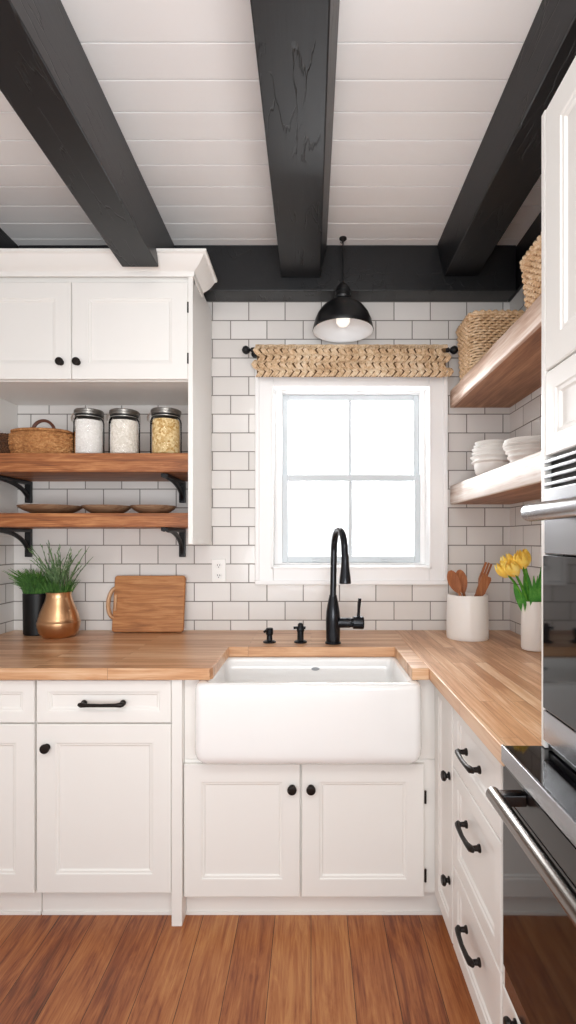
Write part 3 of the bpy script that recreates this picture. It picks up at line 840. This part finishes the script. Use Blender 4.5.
# ------------------------------------------------------------------ glass jars
def jar_parts(j, c, h, r, cmat, fill):
    x, y, z = c
    t = .0035
    m = MB()
    prof = [(r*.90, 0), (r*.98, .004), (r, .012), (r, h*.74), (r*.97, h*.79), (r*.86, h*.84), (r*.84, h*.88),
            (r*.84-t, h*.88), (r*.86-t, h*.835), (r*.97-t, h*.78), (r-t, h*.73), (r-t, .014), (r*.9, .008)]
    m.lathe(prof, c, 32); m.build('glass_body', JARG, j, 50)
    ri = r-t-.0004
    f = fill
    m = MB(); m.lathe([(ri*.92, .009), (ri, .015), (ri, min(f, h*.73)), (ri*.97 if f > h*.73 else ri*.9, f), (ri*.3, f+.004)], c, 32); m.build('contents', cmat, j, 50)
    m = MB(); m.lathe([(r*.90, h*.885), (r*.93, h*.89), (r*.93, h*.935), (r*.97, h*.94), (r*.97, h*.985), (r*.93, h), (r*.3, h)], c, 32); m.build('lid', LID, j)
    m = MB(); m.lathe([(r*.865, h*.855), (r*.90, h*.86), (r*.90, h*.875), (r*.865, h*.88)], c, 32); m.build('gasket', BLACKP, j)
    m = MB()
    m.tube([Vector((x-r*.80, y-.014, z+h*.93)), Vector((x-r*1.02, y-.014, z+h*.92)), Vector((x-r*1.15, y-.008, z+h*.86)), Vector((x-r*1.17, y, z+h*.80)), Vector((x-r*1.06, y+.004, z+h*.75)), Vector((x-r*.99, y+.002, z+h*.80)), Vector((x-r*1.02, y-.004, z+h*.87))], .0042, 7)
    m.tube([Vector((x+r*.90*math.cos(a), y+r*.90*math.sin(a), z+h*.845)) for a in [2*PI*i/32 for i in range(32)]], .0018, 6, loop=True)
    m.build('wire_clasp', WIRE, j)
def jar(xp, h, r, label, cmat, fill):
    Yj = 2.265
    c = ((xp-VPX)*Yj/F, Yj, ZS1+.0003)
    j = thing('glass_jar', c, label, 'jar', 'clasp lid jars on the upper shelf')
    jar_parts(j, c, h, r, cmat, fill)
jar(89, .204, .064, 'clear jar of white flour, next to the lidded wicker basket', FLOUR, .157)
jar(124.5, .202, .066, 'clear jar of pale oats standing in the middle of the three jars', OATS, .155)
jar(166, .206, .068, 'clear jar of golden grain, nearest the right end of the upper shelf', PASTA, .160)

# plates on lower shelf
def plate(xc, r, label):
    Yq = 2.29
    c = ((xc-VPX)*Yq/F, Yq, ZS2+.0003)
    m = MB()
    m.lathe([(r*.45, 0), (r*.47, .003), (r*.62, .006), (r*.86, .020), (r, .034), (r*1.005, .037), (r*.985, .038), (r*.84, .026), (r*.6, .0125), (r*.1, .011)], c, 44)
    o = m.build('shallow_plate', PLATEW, None, 50)
    single(o, c, label, 'plate', 'brown plates on the lower shelf')
plate(51, .134, 'largest brown shallow plate, left on the lower shelf')
plate(107, .106, 'middle brown shallow plate on the lower shelf')
plate(153.5, .100, 'smallest brown shallow plate, right on the lower shelf')

# ------------------------------------------------------------------ plants
ZT = .9003
pp = thing('potted_plant', (-1.285, 2.405, ZT), 'bushy green grass in a straight black pot on the worktop', 'plant')
m = MB(); c = (-1.285, 2.405, ZT)
m.lathe([(.055, 0), (.060, .004), (.062, .19), (.060, .193), (.055, .193), (.054, .17), (.01, .168)], c, 32); m.build('pot', BPOT, pp)
m = MB()
for k in range(620):
    a = R.uniform(0, 2*PI); rr_ = .05*math.sqrt(R.random())
    b0 = Vector((c[0]+rr_*math.cos(a), c[1]+rr_*math.sin(a)*.85, ZT+.166))
    L = R.uniform(.06, .155); sp_ = R.uniform(.15, .78)*L
    a2 = a+R.uniform(-.7, .7)
    e = b0+Vector((math.cos(a2)*sp_*1.1, math.sin(a2)*sp_*.55, L))
    mid = b0+Vector((math.cos(a2)*sp_*.35, math.sin(a2)*sp_*.2, L*.66))
    if e.y > 2.50: e.y = 2.50
    if e.x < XL+.01: e.x = XL+.01
    m.tube([b0, mid, e+Vector((0, 0, -.012))], [.0016, .0024, .0005], 4, cap=False)
m.build('foliage', GRASS, pp)
pc = thing('potted_plant', (-1.150, 2.335, ZT), 'spiky tall grass in a copper pear shaped vase on the worktop', 'plant')
c = (-1.150, 2.335, ZT)
m = MB()
m.lathe([(.055, 0), (.068, .003), (.082, .022), (.090, .050), (.092, .068), (.0915, .071), (.0885, .073), (.086, .088), (.078, .115), (.066, .145), (.056, .172), (.053, .190), (.055, .204), (.053, .205), (.050, .19), (.052, .17), (.01, .165)], c, 44)
m.build('vase', COPPER, pc, 60)
m = MB()
for k in range(40):
    a = R.uniform(0, 2*PI); rr_ = .035*math.sqrt(R.random())
    b0 = Vector((c[0]+rr_*math.cos(a), c[1]+rr_*math.sin(a), ZT+.17))
    L = R.uniform(.17, .262); lean = -.75+1.45*(k+R.random())/40
    dx = lean*L*.85; dy = R.uniform(-.25, .12)*L
    pts = []
    for q in range(6):
        f = q/5
        pts.append(b0+Vector((dx*f*(.55+.45*f), dy*f, L*f-.03*abs(lean)*f*f)))
    m.tube(pts, [.0024, .0023, .0022, .0021, .0018, .0008], 4, cap=False)
    # needle leaves along the blade tip
    for q in range(9):
        f = R.uniform(.35, 1.0)
        i = min(int(f*5), 4); p = pts[i].lerp(pts[i+1], f*5-i)
        d_ = (pts[i+1]-pts[i]).normalized()
        e = p+d_*.018+Vector((R.uniform(-.007, .007), R.uniform(-.006, .006), 0))
        m.tube([p, (p+e)/2+Vector((0, 0, .001)), e], [.0008, .0020, .0004], 3, cap=False)
m.build('tall_stems', SAGE, pc)
m = MB()
for k in range(150):
    a = R.uniform(0, 2*PI); rr_ = .04*math.sqrt(R.random())
    b0 = Vector((c[0]+rr_*math.cos(a), c[1]+rr_*math.sin(a), ZT+.17)); L = R.uniform(.04, .095)
    e = b0+Vector((math.cos(a)*L*R.uniform(.1, .7), math.sin(a)*L*.4, L))
    m.tube([b0, b0.lerp(e, .55)+Vector((0, 0, .008)), e], [.0014, .002, .0005], 4, cap=False)
m.build('foliage', GRASS, pc)

# ------------------------------------------------------------------ cutting board leaning on the wall
cb = thing('cutting_board', (-.78, 2.43, ZT), 'brown wooden cutting board leaning against the tile wall', 'cutting board')
Yc = 2.445; bx0, bx1, hb, tb = -.945, -.606, .268, .022
tilt = Matrix.Translation(Vector((0, Yc, ZT+.0015))) @ Matrix.Rotation(-math.radians(9.5), 4, 'X')
m = MB()
def rr2(x0, x1, z0, z1, r, n=5):
    return [(p.x, p.y) for p in rrect(x0, x1, z0, z1, 0, r, n)]
po = rr2(bx0, bx1, 0.0, hb, .014)
rg = []
for ins, d in ((.003, 0), (0, .003), (0, tb-.003), (.003, tb)):
    rg.append([tilt @ Vector((x + (ins if x < (bx0+bx1)/2 else -ins), -tb+d, z+(ins if z < hb/2 else -ins))) for x, z in po])
m.rings(rg); m.build('board', BOARDW, cb)
# handle loop on the left side
m = MB()
pts = []
for k in range(25):
    a = PI/2+PI*k/24
    pts.append(tilt @ Vector((bx0+.006+.034*math.cos(a), -tb/2, .137+.070*math.sin(a))))
m.tube(pts, .0125, 10, flat=.8)
m.tube([tilt @ Vector((bx0+.012, -tb-.002, .10)), tilt @ Vector((bx0+.013, -tb-.006, .135)), tilt @ Vector((bx0+.012, -tb-.002, .175))], .0065, 8)
m.build('handle', BOARDL, cb)

# ------------------------------------------------------------------ wall outlet
ol = thing('wall_outlet', (-.452, YB, 1.19), 'white wall outlet plate on the tile left of the window', 'outlet')
x0, x1 = (212-VPX)/204, (226-VPX)/204
z0, z1 = H-(582-540)/204, H-(559-540)/204
m = MB(); m.box(x0, x1, YB-.008, YB-.0003, z0, z1, .003); m.build('cover_plate', PLATEWH, ol)
xm = (x0+x1)/2
for zz in ((z0*.72+z1*.28), (z0*.28+z1*.72)):
    m = MB(); m.lathe([(.0155, 0), (.0155, .002), (.0145, .003)], (xm, YB-.008, zz), 24, 'ny', sy=.9); so = m.build('socket', PLATEWH, ol)
    m = MB()
    m.box(xm-.007, xm-.0045, YB-.0117, YB-.0108, zz-.002, zz+.007, 0); m.box(xm+.0045, xm+.007, YB-.0117, YB-.0108, zz-.002, zz+.006, 0)
    m.lathe([(.0026, 0), (.0026, .0008)], (xm, YB-.0109, zz-.0075), 10, 'ny'); m.build('slots', SLOT, so)

# ------------------------------------------------------------------ faucet
fx, fy = .094, 2.185
fa = thing('kitchen_faucet', (fx, fy, ZT), 'black pull down gooseneck faucet behind the sink', 'faucet')
m = MB(); m.lathe([(.034, 0), (.034, .005), (.030, .009)], (fx, fy, ZT), 28); m.build('base_plate', FAUC, fa)
m = MB(); m.lathe([(.029, .009), (.030, .03), (.031, .10), (.029, .135), (.024, .165), (.019, .19), (.0165, .20), (.0165, .206)], (fx, fy, ZT), 28); m.build('body', FAUC, fa)
top = Vector((fx, fy, ZT+.20))
pts = [top, top+Vector((.002, 0, .10)), top+Vector((.004, 0, .19))]
ex, ey = .132-fx, 2.005-fy
for k in range(1, 13):
    a = PI*k/12
    f = (1-math.cos(a))/2
    pts.append(Vector((fx+.004+(ex-.004)*f, fy+ey*f, ZT+.39+.095*math.sin(a))))
pts.append(Vector((.1335, 2.003, ZT+.370)))
m = MB(); m.tube(pts, .0135, 14); m.build('spout', FAUC, fa)
m = MB(); m.lathe([(.0135, 0), (.0150, -.006), (.0150, -.02), (.017, -.05), (.0215, -.085), (.0235, -.105), (.0225, -.110), (.010, -.1105)], (.1335, 2.003, ZT+.380), 24); m.build('spray_head', FAUC, fa)
m = MB()
m.lathe([(.022, .018), (.022, .07), (.020, .076), (.020, .082), (.027, .086), (.028, .125), (.025, .131), (.010, .133)], (fx, fy, ZT+.088), 24, 'x'); m.build('valve', FAUC, fa)
m = MB(); m.tube([(fx+.108, fy, ZT+.112), (fx+.110, fy-.002, ZT+.145), (fx+.114, fy-.006, ZT+.192)], [.0075, .006, .0075], 10); m.build('lever', FAUC, fa)

# deck taps
def deck_tap(xp, label, cross):
    Yd = 2.205
    x = (xp-VPX)*Yd/F
    t_ = thing('deck_valve', (x, Yd, ZT), label, 'tap', 'small black deck fittings beside the faucet')
    m = MB(); m.lathe([(.028, 0), (.028, .004), (.022, .008), (.014, .010)], (x, Yd, ZT), 24); m.build('flange', FAUC, t_)
    if cross:
        m = MB(); m.lathe([(.014, .009), (.014, .045), (.017, .05), (.017, .058), (.012, .064), (.012, .078), (.006, .084)], (x, Yd, ZT), 20); m.build('stem', FAUC, t_)
        m = MB(); m.tube([(x-.030, Yd, ZT+.062), (x-.012, Yd, ZT+.064), (x+.012, Yd, ZT+.064), (x+.022, Yd, ZT+.062)], [.0065, .005, .005, .0065], 10); m.tube([(x, Yd-.026, ZT+.063), (x, Yd+.026, ZT+.063)], .0055, 10); m.build('cross_handle', FAUC, t_)
    else:
        m = MB(); m.lathe([(.013, .009), (.012, .03), (.016, .036), (.016, .058), (.013, .062), (.004, .063)], (x, Yd, ZT), 20); m.build('pump', FAUC, t_)
        m = MB(); m.tube([(x, Yd, ZT+.054), (x-.012, Yd-.016, ZT+.055), (x-.020, Yd-.028, ZT+.050)], .0055, 10); m.build('nozzle', FAUC, t_)
deck_tap(269.5, 'small black soap pump on the worktop, leftmost of the fittings behind the sink', False)
deck_tap(300.5, 'small black cross handled valve between the soap pump and the faucet', True)

# ------------------------------------------------------------------ utensil crock
ux, uy, ur, uh = .704, 2.305, .092, .196
uc = (ux, uy, ZT)
m = MB()
m.lathe([(ur*.97, 0), (ur*1.0, .004), (ur*1.0, .02), (ur*.985, uh*.6), (ur*.96, uh-.004), (ur*.95, uh), (ur*.90, uh), (ur*.89, uh-.006), (ur*.93, .012), (.005, .010)], uc, 48)
single(m.build('utensil_crock', CERA, None, 40), uc, 'white ceramic crock of wooden utensils in the corner of the worktop', 'crock')
def utensil(name, bx, by, tx, ty, zt, label, kind):
    """from a foot inside the crock to a head above it"""
    A = Vector((ux+bx, uy+by, ZT+.018)); B = Vector((ux+tx, uy+ty, zt))
    d = (B-A).normalized(); L = (B-A).length
    side = Vector((1, 0, 0)); side = (side-d*side.dot(d)).normalized(); nrm = d.cross(side)
    t = thing(name, A, label, 'utensil', 'wooden utensils in the white crock')
    hl = .105 if kind != 'stick' else .02
    m = MB(); m.tube([A, A.lerp(B, .4), B-d*hl*.8], [.006, .0065, .0062], 10); m.build('shaft', SPOONW, t)
    if kind == 'spoon':
        rr = []
        for k in range(15):
            f = k/14; s = math.sin(PI*min(1, f*.93+.045))**.55
            wd = .029*s*(.8+.25*f); c = B-d*hl*(1-f)
            ring = []
            for q in range(16):
                a = 2*PI*q/16
                zz = .0045*math.sin(a) - (0 if math.sin(a) > 0 else -.006*s*math.sin(a)**2)
                ring.append(c+side*wd*math.cos(a)+nrm*zz)
            rr.append(ring)
        m = MB(); m.rings(rr); m.build('spoon_bowl', SPOONW, t)
    elif kind == 'spatula':
        m = MB()
        poly = [(-.008, 0), (.008, 0), (.021, .035), (.024, .10), (.018, .112), (-.018, .112), (-.022, .10), (-.019, .035)]
        m.rings([[B-d*hl+side*a+d*b_+nrm*e for a, b_ in poly] for e in (-.0035, .0035)]); m.build('blade', SPOONW, t)
    elif kind == 'fork':
        m = MB()
        poly = [(-.007, 0), (.007, 0), (.018, .03), (.019, .11), (.012, .112), (.0105, .06), (.0065, .06), (.006, .113), (-.001, .113), (-.0015, .06), (-.0055, .06), (-.007, .112), (-.015, .11), (-.016, .03)]
        m.rings([[B-d*hl+side*a+d*b_+nrm*e for a, b_ in poly] for e in (-.0035, .0035)]); m.build('tines', SPOONW, t)
utensil('wooden_spoon', .035, -.03, -.092, -.045, 1.205, 'leftmost wooden spoon leaning out of the white crock', 'spoon')
utensil('wooden_spoon', .02, .0, -.046, -.030, 1.208, 'second wooden spoon from the left in the white crock', 'spoon')
utensil('wooden_spatula', -.03, -.02, .072, -.040, 1.175, 'flat wooden spatula at the right front of the white crock', 'spatula')
utensil('wooden_fork', -.02, .02, .092, .0, 1.232, 'slotted wooden fork standing tallest in the white crock', 'fork')

# ------------------------------------------------------------------ tulips in a vase
vx, vy = .893, 2.055
vc = (vx, vy, ZT)
m = MB()
m.lathe([(.038, 0), (.044, .003), (.047, .012), (.0475, .10), (.045, .16), (.042, .186), (.042, .196), (.039, .1965), (.038, .186), (.042, .15), (.043, .015), (.005, .010)], vc, 40)
single(m.build('flower_vase', CERA, None, 40), vc, 'white cylindrical vase of tulips beside the tall oven cabinet', 'vase')
def tulip(i, hx, hy, hz, dirx, label):
    b0 = Vector((vx+.012*math.cos(i*1.9), vy+.012*math.sin(i*1.9), ZT+.02))
    head = Vector((hx, hy, hz))
    mid = Vector((vx+(hx-vx)*.10, vy+(hy-vy)*.10, ZT+.20))
    t = thing('tulip', b0, label, 'flower', 'yellow tulips in the white vase')
    pts = []
    for k in range(9):
        f = k/8
        pts.append(b0*(1-f)**2+mid*2*f*(1-f)+head*f*f)
    m = MB(); m.tube(pts, .0046, 8); m.build('stem', STEMG, t)
    d = (pts[-1]-pts[-2]).normalized()
    s1 = d.orthogonal().normalized(); s2 = d.cross(s1)
    m = MB()
    Lb = .068
    for q in range(6):
        a0 = q*PI/3 + (0.0 if q % 2 else .1)
        rr = []
        off = .0 if q % 2 else .0022
        for k in range(9):
            f = k/8
            rad = (.006+.0235*math.sin(PI*min(1, .12+f*.72)))*(1.0 - .12*f)+off
            half = .62*(math.sin(PI*(.10+.88*f))**.6)
            top_, bot = [], []
            for w_ in (-1, -.5, 0, .5, 1):
                a = a0+w_*half
                p = head+d*(Lb*f-.004*abs(w_)*f)+(s1*math.cos(a)+s2*math.sin(a))*(rad-.0016*abs(w_))
                top_.append(p)
                bot.append(head+d*(Lb*f-.004*abs(w_)*f)+(s1*math.cos(a)+s2*math.sin(a))*(rad-.0016*abs(w_)-.0014))
            rr.append(top_+list(reversed(bot)))
        m.rings(rr)
    m.build('bloom', PETAL, t, 60)
    # one leaf
    lf = MB()
    ang = i*1.3
    P0 = pts[2]; tip = Vector((P0.x*.55+head.x*.45+.035*math.cos(ang), P0.y*.6+head.y*.4+.02*math.sin(ang), hz-.005-.02*(i % 3)))
    tip.x = min(tip.x, XR-.012)
    rr = []
    for k in range(11):
        f = k/10
        c = P0.lerp(tip, f)+Vector((.010*math.sin(PI*f)*math.cos(ang), 0, .010*math.sin(PI*f)))
        tt = (tip-P0).normalized(); sd = tt.cross(Vector((math.cos(ang+.8), math.sin(ang+.8)*.6-.8, 0))).normalized()
        nn = tt.cross(sd)
        wv = max(.017*math.sin(PI*(.06+.92*f))**.8, .0008)
        rr.append([c+sd*wv, c+nn*wv*.35, c-sd*wv, c+nn*(wv*.35-.0012)])
    lf.rings(rr); lf.build('leaf', LEAFG, t, 60)
TU = [(.800, 2.00, 1.205, 'lowest yellow tulip leaning furthest left out of the white vase'),
      (.832, 2.01, 1.232, 'yellow tulip in the middle of the bunch in the white vase'),
      (.812, 2.06, 1.222, 'yellow tulip behind the front blooms in the white vase'),
      (.858, 2.05, 1.238, 'topmost yellow tulip of the bunch in the white vase'),
      (.792, 2.05, 1.198, 'yellow tulip at the back left of the bunch in the white vase')]
for i, (hx, hy, hz, lab) in enumerate(TU): tulip(i, hx, hy, hz, 0, lab)
# upright leaves without a bloom
def leaf_spray(k, dx, dy, top_z, w_, label):
    b0 = Vector((vx+.02*dx/.1, vy+.02*dy/.1, ZT+.03))
    tip = Vector((min(vx+dx, XR-.012), vy+dy, top_z))
    t = MB(); rr = []
    for q in range(13):
        f = q/12
        c = b0.lerp(tip, f)+Vector((.012*math.sin(PI*f)*(1 if dx > 0 else -1)*-.3, 0, 0))
        if c.z < ZT+.2: wv = .004+.004*f
        else: wv = w_*max(.06, math.sin(PI*(.25+.74*f)))
        rr.append([c+Vector((wv, .002, 0)), c+Vector((0, wv*.35, 0)), c+Vector((-wv, .002, 0)), c+Vector((0, wv*.35-.0014, 0))])
    t.rings(rr)
    o = t.build('tulip_leaf', LEAFG, None, 60)
    single(o, b0, label, 'leaf', 'bare tulip leaves in the white vase')
leaf_spray(0, .030, -.02, 1.262, .018, 'tall upright green leaf at the right of the white tulip vase')
leaf_spray(1, -.035, -.05, 1.175, .014, 'green leaf bending left below the tulip blooms')
leaf_spray(2, .002, -.035, 1.20, .016, 'green leaf standing at the front of the tulip bunch')
leaf_spray(5, -.020, -.048, 1.200, .016, 'green leaf left of centre under the tulip blooms')
leaf_spray(4, .020, -.045, 1.225, .019, 'broad green leaf standing right of centre in the tulip bunch')
leaf_spray(3, -.060, -.03, 1.150, .013, 'lowest narrow green leaf left of the white tulip vase')

# ------------------------------------------------------------------ dishes on the lower right shelf
ORD = ['bottom', 'second from the bottom', 'third from the bottom', 'fourth from the bottom', 'fifth from the bottom', 'sixth from the bottom', 'top']
def dish_stack(x, y, specs, where, group):
    z = ZR2+.0004
    n = len(specs)
    last = None
    for k, (r, h, gap) in enumerate(specs):
        m = MB(); c = (x+R.uniform(-.002, .002), y+R.uniform(-.002, .002), z)
        t_ = .0035
        foot = r*.46
        prof = [(foot-.004, .0), (foot, .0), (foot+.001, .004), (r*.62, .006+h*.10), (r*.80, h*.40), (r*.86, h*.72), (r*.885, h-.010), (r, h-.0045), (r+.001, h-.001), (r-.001, h),
                (r*.90-t_, h-.006), (r*.86-t_, h*.72), (r*.80-t_, h*.40+.002), (r*.62-t_, .010+h*.10), (foot*.6, .008), (.003, .0075)]
        m.lathe(prof, c, 40)
        w = ORD[k] if k < n-1 else ORD[-1]
        single(m.build('bowl', DISH, None, 50), c, 'white dish, %s of the stack %s' % (w, where), 'bowl', group)
        z += gap
dish_stack(.800, 2.275, [(.086, .082, .030), (.088, .074, .026), (.084, .066, .025), (.080, .058, .023), (.075, .050, .021), (.069, .044, 0)], 'beside the window', 'white dishes stacked beside the window')
dish_stack(.838, 1.985, [(.074, .058, .026), (.080, .052, .023), (.086, .044, .019), (.089, .036, .016), (.088, .030, .014), (.084, .025, 0)], 'next to the tall oven cabinet', 'white dishes stacked next to the oven cabinet')

# ------------------------------------------------------------------ camera, light
cam = bpy.data.cameras.new('camera'); co = bpy.data.objects.new('camera', cam); COL.objects.link(co)
co.location = (0, 0, H); co.rotation_euler = (PI/2, 0, 0)
cam.sensor_fit = 'VERTICAL'; cam.sensor_height = 32.0; cam.sensor_width = 18.0
cam.lens = 32.0*F/1024
cam.shift_x = -(VPX-288)/1024; cam.shift_y = (VPY-512)/1024
cam.clip_start = .02
scene.camera = co

wd = bpy.data.worlds.new('world'); scene.world = wd; wd.use_nodes = True
bg = wd.node_tree.nodes['Background']; bg.inputs[0].default_value = (.97, .985, 1.0, 1); bg.inputs[1].default_value = 1.0
def area(name, loc, target, sx, sy, power, col=(1, 1, 1)):
    l = bpy.data.lights.new(name, 'AREA'); l.shape = 'RECTANGLE'; l.size = sx; l.size_y = sy; l.energy = power; l.color = col
    o = bpy.data.objects.new(name, l); COL.objects.link(o); o.location = loc
    o.rotation_euler = (Vector(target)-Vector(loc)).to_track_quat('-Z', 'Y').to_euler()
    return o
area('daylight_from_sink_window', (.2, 2.95, 2.0), (.2, 1.5, .9), .9, 1.1, 55, (.97, .985, 1))
area('ceiling_fill_behind', (.2, -1.1, 1.15), (.05, .5, 2.7), 2.0, .9, 42, (.95, .975, 1)).data.spread = math.radians(150)  # added fill with no fixture behind it, lifts the ceiling brightness
area('ceiling_lamp_behind', (-.1, -.45, 2.62), (-.1, .6, 0), 1.0, .5, 16, (1, .97, .93))

scene.view_settings.view_transform = 'Standard'; scene.view_settings.look = 'None'
scene.view_settings.gamma = 1.0; scene.view_settings.use_curve_mapping = False
scene.view_settings.exposure = 0.34
scene.cycles.use_denoising = True
scene.cycles.max_bounces = 10; scene.cycles.diffuse_bounces = 6; scene.cycles.transparent_max_bounces = 16
